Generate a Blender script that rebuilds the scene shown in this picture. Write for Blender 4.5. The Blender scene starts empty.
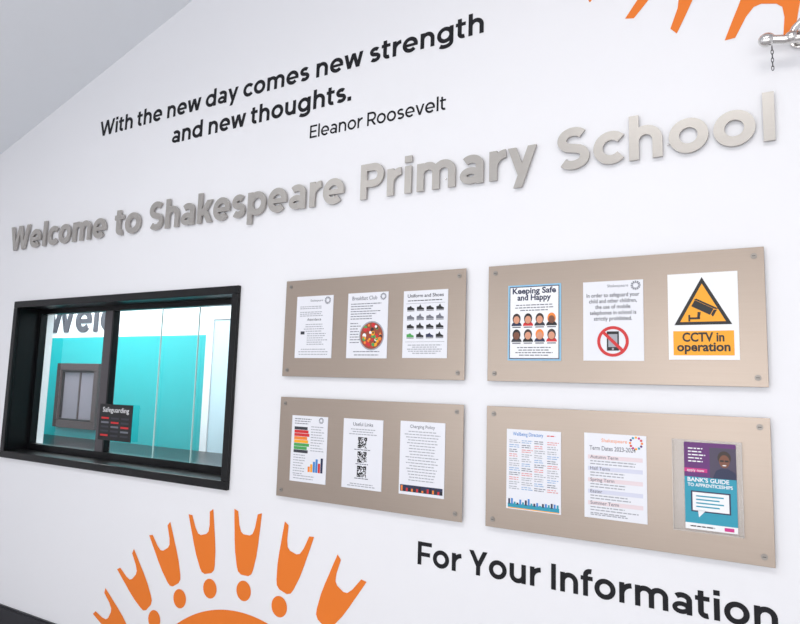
import bpy, bmesh, math, random
from mathutils import Matrix, Vector
random.seed(4)
H = 1.57           # eye height; wall heights below are measured from eye level
D = 2.415          # distance camera - wall
scene = bpy.context.scene
scene.view_settings.view_transform = 'Standard'

# ------------------------------------------------------------ materials
MATS = {}
def mat(name, col, rough=0.6, metal=0.0, noise=0.0, nscale=8.0, bump=0.0, spec=0.5, stretch=None):
    if name in MATS: return MATS[name]
    m = bpy.data.materials.new(name); m.use_nodes = True
    nt = m.node_tree; b = nt.nodes['Principled BSDF']
    b.inputs['Roughness'].default_value = rough
    b.inputs['Metallic'].default_value = metal
    b.inputs['Specular IOR Level'].default_value = spec
    b.inputs['Base Color'].default_value = (*col, 1)
    if noise > 0 or bump > 0:
        tc = nt.nodes.new('ShaderNodeTexCoord'); mp = nt.nodes.new('ShaderNodeMapping')
        if stretch: mp.inputs['Scale'].default_value = stretch
        nz = nt.nodes.new('ShaderNodeTexNoise'); nz.inputs['Scale'].default_value = nscale
        nz.inputs['Detail'].default_value = 4
        nt.links.new(tc.outputs['Object'], mp.inputs['Vector']); nt.links.new(mp.outputs['Vector'], nz.inputs['Vector'])
        if noise > 0:
            mx = nt.nodes.new('ShaderNodeMix'); mx.data_type = 'RGBA'
            mx.inputs['A'].default_value = (*[v*(1-noise) for v in col], 1)
            mx.inputs['B'].default_value = (*[min(1, v*(1+noise)) for v in col], 1)
            nt.links.new(nz.outputs['Fac'], mx.inputs['Factor']); nt.links.new(mx.outputs['Result'], b.inputs['Base Color'])
        if bump > 0:
            bp = nt.nodes.new('ShaderNodeBump'); bp.inputs['Strength'].default_value = bump; bp.inputs['Distance'].default_value = 0.002
            nt.links.new(nz.outputs['Fac'], bp.inputs['Height']); nt.links.new(bp.outputs['Normal'], b.inputs['Normal'])
    MATS[name] = m
    return m
def srgb(r, g, b):
    f = lambda v: (v/255/12.92) if v/255 <= .04045 else ((v/255+.055)/1.055)**2.4
    return (f(r), f(g), f(b))

WALL = mat('wall_paint_white', srgb(234,234,237), .55, noise=.012, nscale=2, bump=.03)
CEIL = mat('ceiling_paint', srgb(228,231,235), .8, noise=.01)
FLOOR = mat('floor_vinyl', srgb(178,176,178), .5, noise=.08, nscale=30)
SKIRT = mat('skirting_dark', srgb(38,38,44), .5, noise=.05)
BLACKF = mat('black_frame', srgb(10,11,13), .3, noise=.05, spec=.3)
STEEL = mat('brushed_steel_panel', srgb(165,151,139), .36, metal=.65, noise=.04, nscale=3, stretch=(1,1,60))
LETTER = mat('brushed_steel_letter', srgb(178,174,169), .36, metal=.6, noise=.05, nscale=3, stretch=(1,1,40))
CHROME = mat('chrome', srgb(215,213,210), .15, metal=1, noise=.02)
SCREW = mat('screw_steel', srgb(150,144,138), .45, metal=.6, noise=.02)
INK = mat('vinyl_black', srgb(16,16,22), .6, noise=.03, spec=.3)
ORANGE = mat('vinyl_orange', srgb(232,122,40), .55, noise=.02, nscale=3, spec=.3)
PAPER = mat('paper_white', srgb(228,229,235), .35, noise=.01)
TEAL = mat('office_wall_teal', srgb(10,166,170), .6, noise=.03, nscale=2)
def flat(name, r, g, b): return mat(name, srgb(r,g,b), .45, noise=.015, nscale=20)
GREY = flat('ink_grey',110,112,122); DGREY = flat('ink_dark',46,48,58); BLK = flat('ink_black',14,14,18)
RED = flat('ink_red',206,36,40); YEL = flat('ink_yellow',246,166,22); GRN = flat('ink_green',70,160,80)
BLUE = flat('ink_blue',60,130,200); LBLUE = flat('ink_pale_blue',140,190,220); PURP = flat('ink_purple',95,32,110)
TEALI = flat('ink_teal',30,150,175); MAG = flat('ink_magenta',200,40,130); ORI = flat('ink_orange',236,130,40)
SKIN = flat('ink_skin',214,150,120); SKIN2 = flat('ink_brown_skin',120,70,48); HAIR = flat('ink_hair',50,34,30)
WHITE = flat('ink_white',238,239,241); LGREY = flat('ink_light_grey',160,162,170); NAVY = flat('ink_navy',28,36,72)

def glass_mat():
    m = bpy.data.materials.new('window_glass'); m.use_nodes = True; nt = m.node_tree
    nt.nodes.clear(); o = nt.nodes.new('ShaderNodeOutputMaterial'); mx = nt.nodes.new('ShaderNodeMixShader')
    t = nt.nodes.new('ShaderNodeBsdfTransparent'); g = nt.nodes.new('ShaderNodeBsdfGlossy'); fr = nt.nodes.new('ShaderNodeFresnel')
    t.inputs[0].default_value = (.93,.97,.97,1); g.inputs['Roughness'].default_value = .02; fr.inputs[0].default_value = 1.7
    nt.links.new(fr.outputs[0], mx.inputs[0]); nt.links.new(t.outputs[0], mx.inputs[1]); nt.links.new(g.outputs[0], mx.inputs[2])
    nt.links.new(mx.outputs[0], o.inputs[0]); return m
GLASS = glass_mat()

# ------------------------------------------------------------ helpers
def link(o, parent=None):
    scene.collection.objects.link(o)
    if parent: o.parent = parent
    return o
def empty(name):
    e = bpy.data.objects.new(name, None); e.empty_display_size = .1
    return link(e)
class MB:
    """mesh builder, one object, several materials"""
    def __init__(s): s.v=[]; s.f=[]; s.m=[]; s.mats=[]
    def mi(s, m):
        if m not in s.mats: s.mats.append(m)
        return s.mats.index(m)
    def face(s, pts, m):
        n=len(s.v); s.v += [tuple(p) for p in pts]; s.f.append(tuple(range(n,n+len(pts)))); s.m.append(s.mi(m))
    def poly(s, pts, y, m):                     # flat polygon in XZ facing -Y
        a = sum(pts[i][0]*pts[(i+1)%len(pts)][1]-pts[(i+1)%len(pts)][0]*pts[i][1] for i in range(len(pts)))
        if a < 0: pts = pts[::-1]
        s.face([(x,y,z) for x,z in pts], m)
    def prism(s, pts, y0, y1, m):               # y0 front (smaller), y1 back
        a = sum(pts[i][0]*pts[(i+1)%len(pts)][1]-pts[(i+1)%len(pts)][0]*pts[i][1] for i in range(len(pts)))
        if a < 0: pts = pts[::-1]
        n=len(s.v); k=len(pts)
        s.v += [(x,y0,z) for x,z in pts]+[(x,y1,z) for x,z in pts]
        mi=s.mi(m)
        s.f.append(tuple(range(n,n+k))); s.m.append(mi)
        s.f.append(tuple(range(n+2*k-1,n+k-1,-1))); s.m.append(mi)
        for i in range(k):
            j=(i+1)%k; s.f.append((n+i,n+k+i,n+k+j,n+j)); s.m.append(mi)
    def strip(s, L, Rr, closed, y0, y1, m):     # solid ribbon: left/right edge points
        n=len(s.v); k=len(L); mi=s.mi(m)
        for y in (y0,y1):
            for a,b in zip(L,Rr): s.v += [(a[0],y,a[1]),(b[0],y,b[1])]
        o=2*k
        for i in range(k if closed else k-1):
            j=(i+1)%k; a,b,c,d=n+2*i,n+2*i+1,n+2*j+1,n+2*j
            s.f.append((a,b,c,d)); s.f.append((d+o,c+o,b+o,a+o)); s.f.append((a,d,d+o,a+o)); s.f.append((c,b,b+o,c+o)); s.m += [mi]*4
        if not closed:
            a,b=n,n+1; s.f.append((b,a,a+o,b+o)); a,b=n+2*k-2,n+2*k-1; s.f.append((a,b,b+o,a+o)); s.m += [mi]*2
    def box(s, x0,x1,y0,y1,z0,z1,m): s.prism([(x0,z0),(x1,z0),(x1,z1),(x0,z1)], y0, y1, m)
    def mesh(s, me, M, m):
        n=len(s.v); mi=s.mi(m)
        s.v += [tuple(M@v.co) for v in me.vertices]
        for p in me.polygons: s.f.append(tuple(n+i for i in p.vertices)); s.m.append(mi)
    def obj(s, name, parent=None, bevel=0, smooth=False):
        me = bpy.data.meshes.new(name); me.from_pydata(s.v, [], s.f)
        for m in s.mats: me.materials.append(m)
        for p,i in zip(me.polygons, s.m): p.material_index=i; p.use_smooth=smooth
        me.update()
        o = bpy.data.objects.new(name, me); link(o, parent)
        if bevel:
            b=o.modifiers.new('bevel','BEVEL'); b.width=bevel; b.segments=2; b.limit_method='ANGLE'
        return o
def circ(cx,cz,rx,rz=None,n=32,a0=0,a1=360):
    rz = rz or rx
    full = abs(a1-a0)>=360
    k = n if full else n+1
    return [(cx+rx*math.cos(math.radians(a0+(a1-a0)*i/n)), cz+rz*math.sin(math.radians(a0+(a1-a0)*i/n))) for i in range(k)]

# built-in font text -> mesh (for print on the notices)
_tc={}
def text_mesh(t, bold=0.0):
    k=(t,bold)
    if k in _tc: return _tc[k]
    c=bpy.data.curves.new('t','FONT'); c.body=t; c.size=1; c.offset=bold; c.resolution_u=3
    o=bpy.data.objects.new('t',c); scene.collection.objects.link(o)
    bpy.context.view_layer.update()
    me=bpy.data.meshes.new_from_object(o.evaluated_get(bpy.context.evaluated_depsgraph_get()))
    bpy.data.objects.remove(o)
    xs=[v.co.x for v in me.vertices]; _tc[k]=(me,min(xs),max(xs)); return _tc[k]

# ------------------------------------------------------------ geometric sans lettering (stroke built)
def arc(cx,cy,rx,ry,a0,a1,n=None):
    n = n or max(4,int(abs(a1-a0)/9))
    return [(cx+rx*math.cos(math.radians(a0+(a1-a0)*i/n)), cy+ry*math.sin(math.radians(a0+(a1-a0)*i/n))) for i in range(n+1)]
def glyph(ch, w):
    """returns (prims, width, lsb, rsb); prims = ('P',pts,closed,width)|('D',x0,y0,x1,y1)"""
    h=w/2; x=.75; r=.385; S=.085; O=.045; V=.012
    P=lambda pts,c=False,ww=None:('P',pts,c,ww or w)
    Dg=lambda a,b,c,d:('D',a,b,c,d)
    ry=x/2+.008-h
    bowl=lambda cx=r: P(arc(cx,x/2,r-h,ry,0,360,36)[:-1],True)
    def sshape(W,Ht):
        q=(Ht/2+.006-h)/2; cu=Ht/2+q; cl=Ht/2-q; rx=W/2-h
        return P(arc(W/2+.01,cu,rx-.015,q,38,238)+arc(W/2,cl,rx,q,58,-142))
    if ch=='o': return [bowl()],2*r,O,O
    if ch=='c': return [P(arc(r,x/2,r-h,ry,42,318))],.67,O,.02
    if ch=='e': return [P(arc(r,x/2,r-h,ry,0,316)),P([(h,x/2-.02),(2*r-.005,x/2-.02)],False,w*.72)],2*r,O,O
    if ch=='a':
        W=.66; q=.26
        return [P([(W-h,0),(W-h,x-q)]+arc(W/2,x-q,W/2-h,q+.008-h,0,140)[1:]),
                P(arc(.31,.222,.31-h,.23-h,0,360,30)[:-1],True,w*.85)],W,.04,.075
    if ch=='d': return [bowl(),P([(2*r-h+.01,0),(2*r-h+.01,1.02)])],2*r+.01,O,S
    if ch=='p': return [bowl(r+.01),P([(h,-.26),(h,x)])],2*r+.01,S,O
    if ch=='g': return [bowl(),P([(2*r-h+.01,x),(2*r-h+.01,-.01)]+arc(r,-.01,r-h+.01,.27-h,0,-142)[1:])],2*r+.01,O,S
    if ch in 'hn':
        W=.69; q=.345
        return [P([(h,0),(h,1.02 if ch=='h' else x)]),P(arc(W/2,x-q,W/2-h,q+.01-h,180,0)+[(W-h,0)])],W,S,.078
    if ch=='m':
        W=1.13; q=.30; a=(W+w)/4
        return [P([(h,0),(h,x)]),P(arc(a,x-q,a-h,q+.01-h,180,0)+[(W/2,0)]),P(arc(W-a,x-q,a-h,q+.01-h,180,0)+[(W-h,0)])],W,S,.078
    if ch=='u':
        W=.68; q=.33
        return [P([(W-h,0),(W-h,x)]),P([(h,x)]+arc(W/2,q-.01,W/2-h,q-h,180,360))],W,.078,S
    if ch=='r': return [P([(h,0),(h,x)]),P(arc(.45,x-.42,.45-h,.42+.01-h,180,92))],.45,S,.02
    if ch=='i': return [P([(h,0),(h,x)]),P([(h,.85),(h,1.03)],False,w*1.08)],w,S,S
    if ch=='l': return [P([(h,0),(h,1.02)])],w,S,S
    if ch=='t':
        s=.09+h; q=.235
        return [P([(s,.93),(s,q)]+arc(s+q-h+.03,q-.01,q-h+.03,q-h,180,290)[1:]),P([(0,x-h*.9),(.46,x-h*.9)],False,w*.85)],.47,.02,.035
    if ch=='f':
        s=.09+h; q=.25
        return [P([(s,0),(s,1.03-q)]+arc(s+q-h+.02,1.03-q,q-h+.02,q-h,180,75)[1:]),P([(0,x-h*.9),(.45,x-h*.9)],False,w*.85)],.46,.02,.01
    if ch=='s': return [sshape(.60,x)],.60,.035,.035
    if ch=='S': return [sshape(.76,1.0)],.76,.05,.045
    if ch=='k': return [P([(h,0),(h,1.02)]),Dg(w*.9,.25,.70-w*.55,x),Dg(.72-w*.6,0,.24+w*.3,.47)],.72,S,.0
    if ch=='v': return [Dg(w*.55,x,.36,0),Dg(.72-w*.55,x,.36,0)],.72,V,V
    if ch=='y': return [Dg(w*.55,x,.38,0.02),Dg(.74-w*.55,x,.26,-.26)],.74,V,V
    if ch=='w': return [Dg(w*.5,x,.29,0),Dg(.53,x,.29,0),Dg(.53,x,.77,0),Dg(1.06-w*.5,x,.77,0)],1.06,V,V
    if ch=='W': return [Dg(w*.55,1,.40,0),Dg(.70,1,.40,0),Dg(.70,1,1.0,0),Dg(1.40-w*.55,1,1.0,0)],1.40,V,V
    if ch=='E': return [P([(h,0),(h,1)])]+[P([(h,y),(e,y)],False,w*.92) for y,e in ((1-h,.68),(.5,.62),(h,.68))],.68,S,.04
    if ch=='F': return [P([(h,0),(h,1)])]+[P([(h,y),(e,y)],False,w*.92) for y,e in ((1-h,.68),(.46,.60))],.68,S,.02
    if ch in 'PR':
        q=.335; g=[P([(h,0),(h,1)]),P([(h,1-h),(.42,1-h)]+arc(.42,1-q,.34-h,q-h,88,-88)+[(.42,1-2*q+h),(h,1-2*q+h)])]
        if ch=='R': g.append(Dg(.78-w*.6,0,.40,.38))
        return g,.76,S,.03
    if ch=='Y': return [Dg(w*.6,1,.42,.38),Dg(.84-w*.6,1,.42,.38),P([(.42,0),(.42,.46)])],.84,V,V
    if ch=='I': return [P([(h,0),(h,1)])],w,S,S
    if ch=='.': return [P([(w*.55,0),(w*.55,w*1.1)],False,w*1.1)],w*1.1,.05,.05
    return [],.0,.15,.15
def stroke_edges(p, w):
    if p[0]=='D':
        _,a,b,c,d=p; L=math.hypot(c-a,d-b); hw=w*L/abs(d-b)/2*.98
        if d<b: return [(a+hw,b),(c+hw,d)],[(a-hw,b),(c-hw,d)],False
        return [(a-hw,b),(c-hw,d)],[(a+hw,b),(c+hw,d)],False
    _,pts,closed,ww=p; h=ww/2; n=len(pts); L=[];Rr=[]
    for i in range(n):
        a=Vector(pts[i-1] if (i>0 or closed) else pts[i]); b=Vector(pts[i]); c=Vector(pts[(i+1)%n] if (i<n-1 or closed) else pts[i])
        d1=(b-a).normalized() if (b-a).length>1e-6 else None; d2=(c-b).normalized() if (c-b).length>1e-6 else None
        if d1 is None: d1=d2
        if d2 is None: d2=d1
        t=(d1+d2).normalized(); nr=Vector((-t.y,t.x)); k=h/max(.35,nr.dot(Vector((-d1.y,d1.x))))
        L.append(tuple(b+nr*k)); Rr.append(tuple(b-nr*k))
    return L,Rr,closed
def lettering(mb, text, x0, x1, z, cap, w, y0, y1, m, space=.34):
    """lay text from x0 to x1 on baseline z; y1 = back of solid letters"""
    cur=0; items=[]
    for ch in text:
        if ch==' ': cur+=space; continue
        pr,W,l,r_=glyph(ch,w); cur+=l; items.append((cur,pr)); last=cur+W; cur+=W+r_
    first=items[0][0]; sx=(x1-x0)/(last-first)
    for off,pr in items:
        for k,p in enumerate(pr):
            L,Rr,cl=stroke_edges(p,w)
            tf=lambda q:[(x0+(off-first+a)*sx, z+b*cap) for a,b in q]
            mb.strip(tf(L),tf(Rr),cl,y0-.0003*k if y0<-.005 else y0-.0001*k,y1,m)

# ------------------------------------------------------------ room shell
WX0,WX1,WZ0,WZ1 = -4.44,-2.385,H-.536,H+.484      # wall opening
XL,XR,YB = -4.90,2.6,-5.6
def top(x): return H+1.607+.3215*(x+4.88)
T=.26
mb=MB()
mb.prism([(XL-.1,0),(WX0,0),(WX0,top(WX0)),(XL-.1,top(XL-.1))],0,T,WALL)
mb.prism([(WX0,0),(WX1,0),(WX1,WZ0),(WX0,WZ0)],0,T,WALL)
mb.prism([(WX0,WZ1),(WX1,WZ1),(WX1,top(WX1)),(WX0,top(WX0))],0,T,WALL)
mb.prism([(WX1,0),(XR,0),(XR,top(XR)),(WX1,top(WX1))],0,T,WALL)
mb.obj('wall_back')
mb=MB(); mb.prism([(XL-.1,top(XL-.1)),(XR+.1,top(XR+.1)),(XR+.1,top(XR+.1)+.1),(XL-.1,top(XL-.1)+.1)],YB-.1,T,CEIL); mb.obj('ceiling')
mb=MB(); mb.box(XL-.1,XR+.1,YB-.1,T,-.1,0,FLOOR); mb.obj('floor')
mb=MB(); mb.box(XL-.1,XL,YB,0,0,top(XL),WALL); mb.obj('wall_left')
mb=MB(); mb.box(XR,XR+.1,YB,0,0,top(XR),WALL); mb.obj('wall_right')
mb=MB()
ops=[(-4.2,-2.2),(-1.6,.4),(.9,2.3)]; xs=XL
for a,b in ops:
    mb.prism([(xs,0),(a,0),(a,top(a)),(xs,top(xs))],YB-.1,YB,WALL)
    mb.prism([(a,2.7),(b,2.7),(b,top(b)),(a,top(a))],YB-.1,YB,WALL); xs=b
mb.prism([(xs,0),(XR,0),(XR,top(XR)),(xs,top(xs))],YB-.1,YB,WALL); mb.obj('wall_front')
for i,(a,b) in enumerate(ops):
    mb=MB(); t=.06
    for q in ((a,a+t,0,2.7),(b-t,b,0,2.7),((a+b)/2-t/2,(a+b)/2+t/2,0,2.7)): mb.box(q[0],q[1],YB-.08,YB-.02,q[2],q[3],BLACKF)
    for z in (0,2.1,2.7-t): mb.box(a,b,YB-.08,YB-.02,z,z+t,BLACKF)
    mb.obj('window_%d'%(i+2))
mb=MB(); mb.box(XL,XR,-.018,0,0,.105,SKIRT); mb.box(XL,XR,-.012,0,.105,.115,SKIRT); mb.obj('baseboard_back')

# ------------------------------------------------------------ reception window
win=empty('reception_window')
mb=MB(); fo=(-4.452,-2.378,H-.546,H+.494); ft=.044
def frame(mb,x0,x1,z0,z1,t,y0,y1,m,tt=None,tb=None):
    tt=tt or t; tb=tb or t
    mb.box(x0,x1,y0,y1,z1-tt,z1,m); mb.box(x0,x1,y0,y1,z0,z0+tb,m)
    mb.box(x0,x0+t,y0,y1,z0+tb,z1-tt,m); mb.box(x1-t,x1,y0,y1,z0+tb,z1-tt,m)
frame(mb,*fo,ft,-.022,.0,BLACKF); mb.obj('architrave',win,bevel=.003)
mb=MB(); frame(mb,WX0+.001,WX1-.001,WZ0+.001,WZ1-.001,.033,.0,.14,BLACKF); mb.obj('lining',win)
gx0,gx1,gz0,gz1=WX0+.034,WX1-.034,WZ0+.034,WZ1-.034
mb=MB(); frame(mb,gx0,gx1,gz0,gz1,.028,.13,.175,BLACKF,tt=.030,tb=.042); mb.obj('track_frame',win)
mb=MB(); mb.box(WX0+.001,gx0+.028,.176,.215,WZ0+.001,WZ1-.001,WHITE); mb.box(gx0+.028,gx1,.176,.26,WZ0+.001,gz0+.02,WHITE); mb.obj('inner_jamb',win)
mb=MB(); mb.box(-3.68,-3.60,.135,.17,gz0+.042,gz1-.030,flat('mullion_bronze',76,72,76)); mb.box(-3.60,-3.585,.131,.174,gz0+.042,gz1-.030,BLACKF); mb.obj('mullion',win)
EDGE=flat('glass_edge',190,225,222)
mb=MB(); mb.box(-3.140,-3.135,.133,.140,gz0+.042,gz1-.030,EDGE); mb.box(-2.825,-2.820,.133,.140,gz0+.042,gz1-.030,EDGE); mb.obj('pane_edges',win)
mb=MB()
mb.poly([(gx0+.028,gz0+.042),(gx1-.028,gz0+.042),(gx1-.028,gz1-.030),(gx0+.028,gz1-.030)],.150,GLASS); mb.obj('glass_pane',win)

def txt(mb,t,x,z,size,y,m,align='c',bold=0.0,width=None):
    me,a,b=text_mesh(t,bold); s=size
    sx = s if width is None else width/(b-a)
    if align=='c': ox=x-(a+b)/2*sx
    elif align=='l': ox=x-a*sx
    else: ox=x-b*sx
    M=Matrix(((sx,0,0,ox),(0,0,1,y),(0,s,0,z),(0,0,0,1)))
    mb.mesh(me,M,m)
mb=MB(); x0,x1,z0,z1=-3.64,-3.33,H-.385,H-.165
mb.box(x0,x1,.124,.128,z0,z1,BLK)
txt(mb,'Safeguarding',(x0+x1)/2,z1-.048,.042,.1235,WHITE,bold=.005,width=.25)
for i in range(5):
    for j in range(3):
        mb.poly([(x0+.022+j*.095,z1-.08-i*.026),(x0+.095+j*.095,z1-.08-i*.026),(x0+.095+j*.095,z1-.091-i*.026),(x0+.022+j*.095,z1-.091-i*.026)],.1235,[RED,DGREY,DGREY,GREY][(i*3+j)%4])
mb.obj('safeguarding_card')

# ------------------------------------------------------------ office behind the window
OY=1.6
mb=MB(); OW=mat('office_white',srgb(228,234,238),.6,noise=.01)
mb.box(-8.2,-1.2,OY,OY+.1,0,H+.40,TEAL); mb.box(-8.2,-1.2,OY,OY+.1,H+.40,2.7,OW); mb.obj('wall_office_back')
mb=MB(); mb.box(-8.3,-8.2,T,OY,0,2.7,OW); mb.obj('wall_office_left')
mb=MB(); mb.box(-1.2,-1.1,T,OY,0,2.7,OW); mb.obj('wall_office_right')
mb=MB(); mb.box(-8.3,XL-.1,T-.1,T,0,2.7,OW); mb.obj('wall_office_front')
mb=MB(); mb.box(-8.3,-1.1,T,OY+.1,2.7,2.8,CEIL); mb.obj('ceiling_office')
mb=MB(); mb.box(-8.3,-1.1,T,OY+.1,-.1,0,FLOOR); mb.obj('floor_office')
mb=MB(); lettering(mb,'Welc',-6.76,-5.62,H+.455,.32,.19,OY-.012,OY-.001,flat('reflected_lettering_grey',70,72,80)); mb.obj('reflected_lettering')  # reflected lettering in the window, modelled as solid grey letters on the office wall
iw=empty('office_hatch_window'); BR=flat('hatch_brown',66,52,52)
mb=MB(); frame(mb,-6.45,-5.76,H-.52,H+.13,.07,OY-.05,OY-.001,BR); frame(mb,-6.38,-5.83,H-.45,H+.06,.02,OY-.03,OY-.001,BLACKF); mb.obj('frame',iw,bevel=.004)
mb=MB(); mb.box(-6.36,-5.85,OY-.012,OY-.001,H-.43,H+.04,flat('hatch_pane',130,124,134)); mb.box(-6.1,-6.08,OY-.02,OY-.012,H-.43,H+.04,BR); mb.obj('pane',iw)
dr=empty('office_door')
mb=MB(); mb.box(-4.30,-4.22,OY-.04,OY-.001,0,2.1,OW); mb.box(-3.30,-3.22,OY-.04,OY-.001,0,2.1,OW); mb.box(-4.30,-3.22,OY-.04,OY-.001,2.1,2.18,OW); mb.obj('door_frame',dr)
mb=MB(); mb.box(-4.215,-3.305,OY-.03,OY-.001,.01,2.095,flat('door_pale',190,215,225)); mb.obj('door_leaf',dr)
mb=MB(); mb.box(-6.9,-2.2,.95,1.5,H-.64,H-.60,BLACKF); mb.box(-6.85,-6.75,1.0,1.45,0,H-.64,OW); mb.box(-4.6,-4.5,1.0,1.45,0,H-.64,OW); mb.box(-2.35,-2.25,1.0,1.45,0,H-.64,OW); mb.box(-6.75,-2.35,1.42,1.45,.4,H-.64,OW); mb.obj('office_desk')

# ------------------------------------------------------------ lettering on the wall
mb=MB(); C=.168; zb=H+.857; w=.205
for t,a,b in (('Welcome',-4.59,-3.53),('to',-3.445,-3.205),('Shakespeare',-3.13,-1.735),('Primary',-1.64,-.79),('School',-.71,.035)):
    lettering(mb,t,a,b,zb,C,w,-.018,-.008,LETTER)
for x in [-4.5,-3.9,-3.4,-3.06,-2.4,-1.8,-1.617,-1.2,-.67,-.3,.018]:
    mb.box(x-.003,x+.003,-.010,0,zb+.04,zb+.046,CHROME)
mb.obj('welcome_sign_lettering')
mb=MB()
lettering(mb,'With the new day comes new strength',-3.695,-1.035,H+1.535,.100,.19,-.0015,-.001,INK,.30)
lettering(mb,'and new thoughts.',-3.0,-1.725,H+1.37,.100,.19,-.0015,-.001,INK,.30)
lettering(mb,'Eleanor Roosevelt',-1.97,-1.21,H+1.22,.067,.145,-.0015,-.001,INK,.30)
mb.obj('quote_lettering')
mb=MB(); lettering(mb,'For Your Information',-1.295,-.01,H-.73,.092,.185,-.0015,-.001,INK,.30); mb.obj('information_lettering')

# ------------------------------------------------------------ sun decals
def sun(name,cx,cz,s,rays,zmin):
    mb=MB(); y=-.0015
    for a in rays:
        th=math.radians(a); ux,uz=(math.sin(th),math.cos(th)); px,pz=uz,-ux
        def tr(p,t): return (cx+s*(ux*t+px*p), cz+s*(uz*t+pz*p))
        R0=.945
        pieces=[[(-.024,0),(.024,0),(.044,.012),(.054,.035),(-.054,.035),(-.044,.012)],
                [(-.054,.035),(.054,.035),(.070,.10),(-.070,.10)],[(-.070,.10),(.070,.10),(.078,.16),(-.078,.16)],
                [(-.078,.16),(.078,.16),(.081,.198),(.020,.190),(-.020,.190),(-.081,.198)]]
        for sg in (-1,1):
            pieces+= [[(sg*.081,.198),(sg*.020,.190),(sg*.038,.200),(sg*.083,.216)],
                      [(sg*.083,.216),(sg*.038,.200),(sg*.051,.230),(sg*.086,.245)],
                      [(sg*.086,.245),(sg*.051,.230),(sg*.064,.295),(sg*.091,.304)]]
        for pc in pieces: mb.poly([tr(p,R0+t) for p,t in pc],y,ORANGE)
        dc=tr(0,.873)
        mb.poly(circ(dc[0],dc[1],.047*s,n=28),y,ORANGE)
    pts=circ(cx,cz,.772*s,n=160)
    out=[]
    for i in range(len(pts)):
        a=pts[i]; b=pts[(i+1)%len(pts)]
        if a[1]>=zmin: out.append(a)
        if (a[1]-zmin)*(b[1]-zmin)<0:
            t=(zmin-a[1])/(b[1]-a[1]); out.append((a[0]+t*(b[0]-a[0]),zmin))
    mb.poly(out,y,ORANGE)
    mb.obj(name)
sun('sun_wall_decal',-2.245,H-1.88,1.0,[-60,-45,-30,-15,0,15,30],.116)
sun('sun_wall_decal.001',.397,H+2.63,1.17,[181+15*k for k in (-3,-2,-1,0,1,2,3)],-9)

# ------------------------------------------------------------ notice boards
PY0,PY1=-.020,-.016
def board(x0,x1,z0,z1):
    e=empty('notice_board')
    mb=MB(); mb.box(x0,x1,PY0,PY1,z0,z1,STEEL); mb.obj('steel_sheet',e,bevel=.001)
    mb=MB()
    for x in (x0+.03,x1-.03):
        for z in (z0+.03,z1-.03):
            for r,ya,yb in ((.008,PY1,-.0005),(.010,PY0-.002,PY0),(.0065,PY0-.004,PY0-.002)):
                mb.prism(circ(x,z,r,n=20),ya,yb,SCREW)
            mb.poly([(x-.005,z-.001),(x+.005,z-.001),(x+.005,z+.001),(x-.005,z+.001)],PY0-.0043,BLK)
    mb.obj('standoff_screws',e)
board(-2.056,-1.090,H+.030,H+.495); board(-.989,-.011,H+.030,H+.495)
board(-2.056,-1.090,H-.534,H-.069); board(-.989,-.011,H-.534,H-.069)

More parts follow.
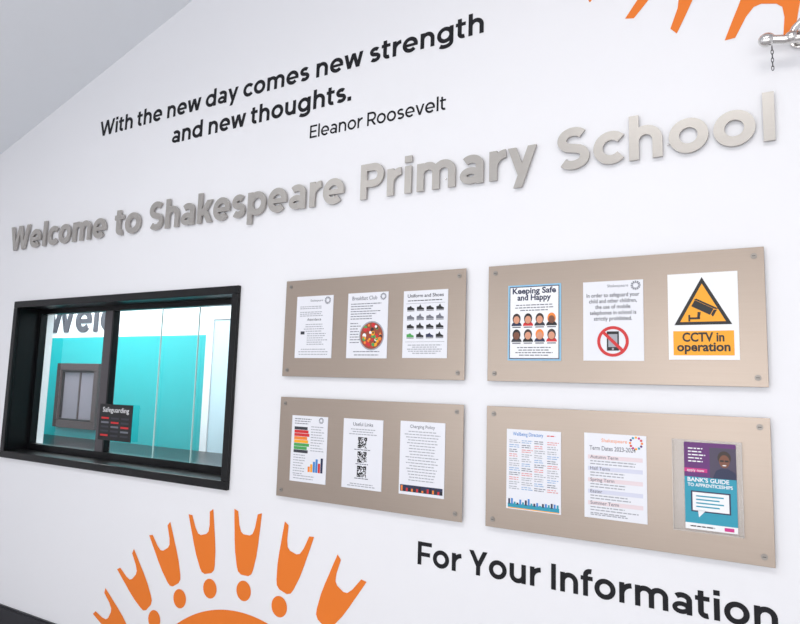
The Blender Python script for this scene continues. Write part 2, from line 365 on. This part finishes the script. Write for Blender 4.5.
class Sheet(MB):
    def __init__(s,x0,x1,z0,z1,m=PAPER):
        super().__init__(); s.x0,s.x1,s.z0,s.z1=x0,x1,z0+H,z1+H; s.y=PY0-.0022
        s.box(s.x0,s.x1,s.y,PY0-.0001,s.z0,s.z1,m)
    def X(s,u): return s.x0+u*(s.x1-s.x0)
    def Z(s,v): return s.z1-v*(s.z1-s.z0)
    def lay(s,k): return s.y-.0003*(k+1)
    def r(s,u0,v0,u1,v1,m,k=0): s.poly([(s.X(u0),s.Z(v0)),(s.X(u1),s.Z(v0)),(s.X(u1),s.Z(v1)),(s.X(u0),s.Z(v1))],s.lay(k),m)
    def c(s,u,v,rad,m,k=0,rz=None,a0=0,a1=360): s.poly(circ(s.X(u),s.Z(v),rad,rz,a0=a0,a1=a1,n=24),s.lay(k),m)
    def pg(s,pts,m,k=0): s.poly([(s.X(u),s.Z(v)) for u,v in pts],s.lay(k),m)
    def ring(s,u,v,ro,ri,m,k=0):
        a=circ(s.X(u),s.Z(v),ro,n=40); b=circ(s.X(u),s.Z(v),ri,n=40)
        for i in range(40): j=(i+1)%40; s.poly([a[i],a[j],b[j],b[i]],s.lay(k),m)
    def t(s,text,u,v,size,m,k=0,al='c',bold=0.0,width=None): txt(s,text,s.X(u),s.Z(v),size,s.lay(k),m,al,bold,width)
    def lines(s,u0,u1,v0,v1,n,m=GREY,c=False,th=.0019):
        for i in range(n):
            v=v0+(v1-v0)*i/max(1,n-1); L=(u1-u0)*random.uniform(.66,1.0)
            a=u0 if not c else (u0+u1)/2-L/2
            z=s.Z(v); x=s.X(a); xe=s.X(a+L)
            while x<xe:                        # words
                wd=random.uniform(.008,.02); x2=min(x+wd,xe)
                s.poly([(x,z-th),(x2,z-th),(x2,z+th),(x,z+th)],s.lay(0),m); x=x2+.0028
    def logo(s,u,v,r,m=GREY):
        for i in range(12):
            a=math.radians(i*30); x=s.X(u); z=s.Z(v)
            ca,sa=math.cos(a),math.sin(a)
            s.poly([(x+ca*r*.5-sa*r*.1,z+sa*r*.5+ca*r*.1),(x+ca*r*.5+sa*r*.1,z+sa*r*.5-ca*r*.1),(x+ca*r+sa*r*.17,z+sa*r-ca*r*.17),(x+ca*r-sa*r*.17,z+sa*r+ca*r*.17)],s.lay(0),m)
    def qr(s,u,v,sz,k=0):
        n=13; c=sz/n; x0=s.X(u)-sz/2; z0=s.Z(v)-sz/2
        for i in range(n):
            for j in range(n):
                fnd=any(a<=i<a+4 and b<=j<b+4 for a,b in ((0,0),(0,9),(9,9)))
                if (fnd and not any((i,j)==(a+1,b+1) for a,b in ((0,0),(0,9),(9,9)))) or (not fnd and random.random()<.55):
                    s.poly([(x0+i*c,z0+j*c),(x0+i*c+c,z0+j*c),(x0+i*c+c,z0+j*c+c),(x0+i*c,z0+j*c+c)],s.lay(k),BLK)

# a1 letter
s=Sheet(-1.982,-1.765,.118,.414); s.logo(.85,.08,.018); s.t('Shakespeare',.72,.09,.015,GREY,al='r',bold=.005)
s.lines(.1,.9,.17,.20,2,LGREY); s.lines(.1,.75,.26,.32,3,LGREY); s.t('Attendance',.5,.40,.018,DGREY,bold=.005); s.lines(.2,.8,.46,.57,4,LGREY,True)
s.r(.14,.57,.25,.62,DGREY); s.lines(.32,.88,.61,.78,6,LGREY); s.lines(.1,.9,.86,.94,3,LGREY,True); s.obj('paper_notice')
# a2 food menu
s=Sheet(-1.681,-1.464,.118,.416); s.logo(.88,.07,.016); s.t('Breakfast Club',.42,.11,.025,GREY,bold=.01,width=.135); s.lines(.08,.85,.17,.40,7,GREY); s.lines(.08,.36,.47,.76,8,GREY)
s.c(.62,.66,.066,LGREY); s.c(.62,.66,.060,flat('salad_brown',150,66,40),1)
for i in range(46):
    a=random.uniform(0,6.28); rr=.05*math.sqrt(random.random())
    s.poly(circ(s.X(.62)+rr*math.cos(a),s.Z(.66)+rr*math.sin(a),random.uniform(.005,.011),n=8),s.lay(2)-.00002*i,[RED,ORI,GRN,YEL,HAIR,WHITE,RED][i%7])
s.lines(.12,.88,.90,.95,2,GREY,True); s.obj('menu_poster')
# a3 picture chart
s=Sheet(-1.385,-1.170,.120,.412); s.t('Uniform and Shoes',.5,.10,.021,DGREY,bold=.015,width=.175); s.lines(.1,.9,.15,.15,1,DGREY)
for r_ in range(4):
    for c_ in range(4):
        u=.17+c_*.22; v=.26+r_*.135; mm=[BLK,GREY,BLK,[GRN,BLK,NAVY,BLK][c_]][r_]
        s.pg([(u-.08,v+.03),(u-.08,v-.015),(u-.03,v-.02),(u,v-.035-.02*(c_%2)),(u+.03,v-.01),(u+.085,v+.005),(u+.085,v+.03)],mm)
        s.r(u-.08,v+.036,u+.085,v+.046,DGREY)
s.r(.06,.19,.94,.194,GREY); s.r(.06,.76,.94,.764,GREY); s.lines(.1,.9,.81,.93,5,LGREY,True); s.obj('picture_chart_poster')
# b1 keeping safe and happy
s=Sheet(-.903,-.690,.112,.410,LBLUE); s.r(.03,.02,.97,.98,NAVY); s.r(.045,.032,.955,.968,WHITE,1)
s.t('Keeping Safe',.5,.115,.032,NAVY,2,bold=.03,width=.175); s.t('and Happy',.5,.205,.032,NAVY,2,bold=.03,width=.135)
for r_ in range(2):
    for c_ in range(4):
        u=.17+c_*.22; v=.46+r_*.21
        s.c(u,v-.01,.0165,[HAIR,BLK,HAIR,ORI][(c_+r_)%4],2,.021); s.c(u,v+.005,.0125,[SKIN,SKIN2,SKIN,SKIN][(c_*3+r_)%4],3,.015)
        s.c(u,v+.085,.021,[NAVY,RED,DGREY,BLK][(c_+2*r_)%4],2,.018,0,180); s.r(u-.08,v+.095,u+.08,v+.11,GREY,3)
s.y-=.0006
s.lines(.12,.88,.27,.34,3,GREY,True); s.lines(.12,.88,.83,.93,4,GREY,True)
s.obj('keeping_safe_poster')
# b2 no phones
s=Sheet(-.606,-.392,.113,.407); s.logo(.88,.07,.017); s.t('Shakespeare',.76,.08,.015,GREY,al='r',bold=.005)
for i,(l,wd_) in enumerate([('In order to safeguard your',.188),('child and other children,',.17),('the use of mobile',.125),('telephones in school is',.165),('strictly prohibited.',.135)]):
    s.t(l,.5,.20+.074*i,.0205,DGREY,bold=.012,width=wd_)
x,z=.5,.76
s.r(.40,.635,.60,.875,BLK,1); s.r(.425,.67,.575,.83,LGREY,2); s.c(.5,.853,.004,LGREY,2)
s.ring(x,z,.056,.045,RED,3)
cx,cz=s.X(x),s.Z(z); d=.034; e=.004
s.poly([(cx-d-e,cz+d-e),(cx-d+e,cz+d+e),(cx+d+e,cz-d+e),(cx+d-e,cz-d-e)],s.lay(4),RED); s.obj('no_phone_sign')
# b3 cctv
s=Sheet(-.310,-.091,.118,.418,WHITE)
s.pg([(.5,.05),(.91,.60),(.09,.60)],BLK,0); s.pg([(.5,.125),(.825,.565),(.175,.565)],YEL,1)
def rot(pts,a,ox,oz): 
    ca,sa=math.cos(a),math.sin(a); return [(ox+p*ca-q*sa,oz+p*sa+q*ca) for p,q in pts]
cx,cz=s.X(.52),s.Z(.41)
s.poly(rot([(-.038,-.012),(.028,-.012),(.028,.012),(-.038,.012)],-.5,cx,cz),s.lay(2),BLK)
s.poly(rot([(.030,-.009),(.039,-.014),(.039,.014),(.030,.009)],-.5,cx,cz),s.lay(2),BLK)
s.poly(rot([(-.042,.013),(.033,.013),(.042,.019),(-.036,.019)],-.5,cx,cz),s.lay(2),BLK)
s.poly(rot([(-.014,-.014),(-.004,-.014),(-.006,-.034),(-.014,-.034)],-.1,cx-.004,cz),s.lay(2),BLK)
s.poly(rot([(-.038,-.038),(-.006,-.038),(-.006,-.031),(-.038,-.031)],.0,cx-.006,cz),s.lay(2),BLK)
s.poly(rot([(-.043,-.045),(-.037,-.045),(-.037,-.022),(-.043,-.022)],.0,cx-.006,cz),s.lay(2),BLK)
s.r(.07,.67,.93,.95,YEL,0); s.t('CCTV in',.5,.79,.043,BLK,1,bold=.03,width=.13); s.t('operation',.5,.90,.043,BLK,1,bold=.03,width=.165); s.obj('cctv_warning_sign')
# c1 energy chart
s=Sheet(-1.977,-1.768,-.456,-.153); s.logo(.82,.06,.014); s.lines(.08,.6,.05,.12,3)
for i,m_ in enumerate([DGREY,RED,RED,ORI,YEL,GRN,GRN,DGREY]): s.r(.08,.17+i*.05,.45+.03*(i%3),.215+i*.05,m_)
s.lines(.55,.93,.16,.52,10,LGREY); s.lines(.08,.42,.60,.88,8,LGREY)
for i,(hh,m_) in enumerate([(.08,ORI),(.12,YEL),(.16,BLUE),(.20,BLUE),(.14,RED),(.22,NAVY)]): s.r(.50+i*.07,.84-hh,.56+i*.07,.84,m_)
s.lines(.1,.9,.91,.95,2,LGREY); s.obj('energy_certificate')
# c2 QR
s=Sheet(-1.679,-1.470,-.455,-.152); s.t('Useful Links',.5,.10,.022,GREY,bold=.01); s.lines(.12,.88,.15,.22,3,LGREY,True)
for i in range(3): s.qr(.5,.34+i*.205,.048); s.lines(.28,.72,.44+i*.205,.44+i*.205,1,GREY,True)
s.lines(.1,.9,.93,.96,2,LGREY,True); s.obj('qr_code_notice')
# c3 letter with picture strip
s=Sheet(-1.383,-1.170,-.452,-.148); s.t('Charging Policy',.5,.09,.019,GREY,bold=.01); s.lines(.1,.9,.14,.80,18,LGREY,True,.0018)
s.r(.03,.87,.97,.96,NAVY)
for i in range(16): u=.05+i*.058; hh=random.uniform(.02,.07); s.r(u,.95-hh,u+.04,.955,[ORI,HAIR,RED,BLK][i%4],1)
s.obj('paper_notice.001')
# d1 directory with skyline
s=Sheet(-.903,-.690,-.455,-.154); PB=flat('ink_soft_blue',130,165,205); PR=flat('ink_soft_red',215,130,130)
s.t('Wellbeing Directory',.4,.08,.020,BLUE,bold=.01,width=.12); s.lines(.75,.95,.06,.06,1,RED)
for r_ in range(11):
    for c_ in range(4): s.lines(.05+c_*.235,.26+c_*.235,.14+r_*.058,.165+r_*.058,2,[LGREY,PB,GREY,PR,LGREY][(r_+c_)%5],th=.0015)
s.r(.03,.93,.97,.98,TEALI,0); s.r(.03,.98,.97,.99,YEL,0)
for i in range(18): u=.04+i*.052; hh=random.uniform(.01,.10)*(1 if abs(i-7)>2 else 1.2); s.r(u,.935-hh*.7,u+.035,.94,[NAVY,BLUE,TEALI][i%3],1)
s.obj('information_poster')
# d2 term dates
s=Sheet(-.604,-.389,-.450,-.150)
for i in range(12):
    a=math.radians(i*30); x=s.X(.84)+.020*math.cos(a); z=s.Z(.09)+.020*math.sin(a); s.poly(circ(x,z,.0042,n=10),s.lay(0),[ORI,RED,MAG,YEL,TEALI,PURP][i%6])
s.t('Shakespeare',.70,.10,.018,ORI,al='r'); s.t('Term Dates 2023-2024',.46,.20,.022,GREY,bold=.012,width=.16)
names=['Autumn Term','Half Term','Spring Term','Easter','Summer Term']
for i in range(5):
    v=.29+i*.135
    s.r(.06,v-.030,.94,v+.018,flat('pale_lilac',208,210,226) if i%2 else flat('pale_pink',226,210,214))
    s.t(names[i],.10,v+.010,.017,GREY,1,al='l',bold=.008); s.lines(.10,.88,v+.042,v+.075,2,LGREY)
s.lines(.1,.9,.94,.96,2,LGREY); s.obj('term_dates_notice')
# d3 leaflet in acrylic holder
e=empty('leaflet_holder')
ACR=bpy.data.materials.new('acrylic'); ACR.use_nodes=True; nt=ACR.node_tree; b=nt.nodes['Principled BSDF']
b.inputs['Base Color'].default_value=(.8,.77,.74,1); b.inputs['Alpha'].default_value=.25; b.inputs['Roughness'].default_value=.1
mb=MB(); mb.box(-.305,-.094,PY0-.004,PY0-.0003,H-.452,H-.152,ACR); mb.box(-.305,-.302,PY0-.02,PY0-.004,H-.452,H-.152,ACR); mb.box(-.097,-.094,PY0-.02,PY0-.004,H-.452,H-.152,ACR); mb.box(-.305,-.094,PY0-.02,PY0-.004,H-.452,H-.448,ACR); mb.obj('acrylic_tray',e)
s=Sheet(-.268,-.112,-.444,-.160,PURP); s.y=PY0-.0062; s.box(s.x0,s.x1,s.y,PY0-.004,s.z0,s.z1,PURP)
s.r(.5,.05,1,.40,flat('photo_bg',70,60,84)); s.c(.78,.16,.020,HAIR,1,.022); s.c(.78,.20,.0155,SKIN2,2,.021)
s.r(.70,.185,.77,.205,BLK,3); s.r(.79,.185,.86,.205,BLK,3); s.c(.78,.245,.006,WHITE,3,.002); s.pg([(.55,.40),(.62,.31),(.72,.28),(.84,.28),(.95,.31),(1,.34),(1,.40)],NAVY,2)
s.lines(.08,.45,.07,.22,5,WHITE); s.r(0,.30,.45,.345,MAG,1); s.t('apply now',.05,.338,.013,WHITE,2,'l')
s.r(0,.40,1,.93,TEALI,0); s.t("BANK'S GUIDE",.06,.455,.019,WHITE,1,'l',.02,width=.125); s.t('TO APPRENTICESHIPS',.06,.51,.015,WHITE,1,'l',.02,width=.135)
s.r(.12,.56,.88,.80,NAVY,1); s.r(.15,.575,.85,.785,WHITE,2); s.pg([(.25,.78),(.40,.78),(.27,.86)],WHITE,2)
for i in range(4): s.r(.22,.61+i*.04,.75-.08*(i%2),.625+i*.04,TEALI,3)
s.r(0,.93,1,1,WHITE,0); s.lines(.1,.6,.965,.965,1,NAVY); s.r(.75,.945,.93,.985,MAG,1); s.obj('leaflet',e)

# ------------------------------------------------------------ chrome stay bracket with chain
br=empty('chrome_wall_bracket')
def sph(name,loc,r,sc=(1,1,1)):
    bm=bmesh.new(); bmesh.ops.create_uvsphere(bm,u_segments=24,v_segments=14,radius=r); me=bpy.data.meshes.new(name); bm.to_mesh(me); bm.free()
    for p in me.polygons: p.use_smooth=True
    me.materials.append(CHROME); o=bpy.data.objects.new(name,me); o.location=loc; o.scale=sc; return link(o,br)
def tube(name,pts,r,parent,m):
    c=bpy.data.curves.new(name,'CURVE'); c.dimensions='3D'; c.bevel_depth=r; c.bevel_resolution=4; sp=c.splines.new('POLY'); sp.points.add(len(pts)-1)
    for p,q in zip(sp.points,pts): p.co=(*q,1)
    o=bpy.data.objects.new(name,c); o.data.materials.append(m); link(o)
    me=bpy.data.meshes.new_from_object(o.evaluated_get(bpy.context.evaluated_depsgraph_get())); bpy.data.objects.remove(o)
    for p in me.polygons: p.use_smooth=True
    o=bpy.data.objects.new(name,me); return link(o,parent)
bz=H+1.168
mb=MB(); mb.prism(circ(.115,bz+.03,.030,n=32),-.012,-.0005,CHROME); mb.prism(circ(.115,bz+.03,.02,n=24),-.03,-.012,CHROME); mb.obj('wall_rose',br,bevel=.002)
tube('post',[(.115,-.02,bz+.03),(.115,-.06,bz+.024),(.115,-.09,bz+.004)],.013,br,CHROME)
tube('arm',[(.24,-.085,bz-.020),(.115,-.088,bz-.006),(.07,-.09,bz-.001),(.03,-.09,bz+.009)],.014,br,CHROME)
tube('upper_link',[(.085,-.088,bz),(.10,-.09,bz+.03),(.125,-.09,bz+.055)],.011,br,CHROME)
sph('ball_end',(.020,-.09,bz+.010),.026,(1,.8,.9)); sph('elbow',(.09,-.088,bz+.002),.021)
DK=flat('chain_dark',60,60,64)
for i in range(6):
    z=bz-.022-i*.0140
    tube('chain_link_%d'%i,[(.034+.0035*math.cos(t)*(1 if i%2 else .2),-.09+.0035*math.cos(t)*(.2 if i%2 else 1),z+.0085*math.sin(t)) for t in [k*math.pi/6 for k in range(13)]],.0012,br,DK)

# ------------------------------------------------------------ lights
def area(name,loc,rot,sx,sy,power,col=(1,1,1)):
    l=bpy.data.lights.new(name,'AREA'); l.shape='RECTANGLE'; l.size=sx; l.size_y=sy; l.energy=power; l.color=col
    o=bpy.data.objects.new(name,l); o.location=loc; o.rotation_euler=rot; return link(o)
K=.49
area('daylight_window_1',(-3.2,YB+.05,1.5),(math.radians(90),0,0),2.0,2.4,82*K,(.95,.97,1))
area('daylight_window_2',(-.6,YB+.05,1.5),(math.radians(90),0,0),2.0,2.4,115*K,(.98,.98,1))
area('daylight_window_3',(1.6,YB+.05,1.5),(math.radians(90),0,0),1.4,2.4,85*K,(1,.99,.97))
area('ceiling_lamp',(-.3,-2.6,3.95),(0,0,0),2.2,1.2,95*K,(1,.98,.95))
area('ceiling_lamp.001',(-3.0,-2.2,3.35),(0,0,0),1.2,1.2,25*K,(1,.98,.96))
area('office_lamp',(-5.6,.95,2.66),(0,0,0),2.6,.8,62,(1,1,1))
area('office_lamp.001',(-3.2,.95,2.66),(0,0,0),1.4,.8,28,(1,1,1))
wd=bpy.data.worlds.new('World'); scene.world=wd; wd.use_nodes=True
bg=wd.node_tree.nodes['Background']; bg.inputs[0].default_value=(.85,.92,1,1); bg.inputs[1].default_value=.8

# ------------------------------------------------------------ camera
ya,pi_,ro=0.530061371456704,0.11534470510943935,0.029454228025000632
cy,sy=math.cos(ya),math.sin(ya); cp,sp=math.cos(pi_),math.sin(pi_)
fwd=Vector((-sy*cp,cy*cp,sp)); r0=Vector((cy,sy,0)); u0=r0.cross(fwd)
right=math.cos(ro)*r0+math.sin(ro)*u0; up=-math.sin(ro)*r0+math.cos(ro)*u0
cam=bpy.data.cameras.new('camera'); cam.sensor_width=36; cam.lens=.63679*1000*36/800; cam.clip_start=.05
co=bpy.data.objects.new('camera',cam); link(co)
co.matrix_world=Matrix(((right.x,up.x,-fwd.x,0),(right.y,up.y,-fwd.y,-D),(right.z,up.z,-fwd.z,H),(0,0,0,1)))
scene.camera=co
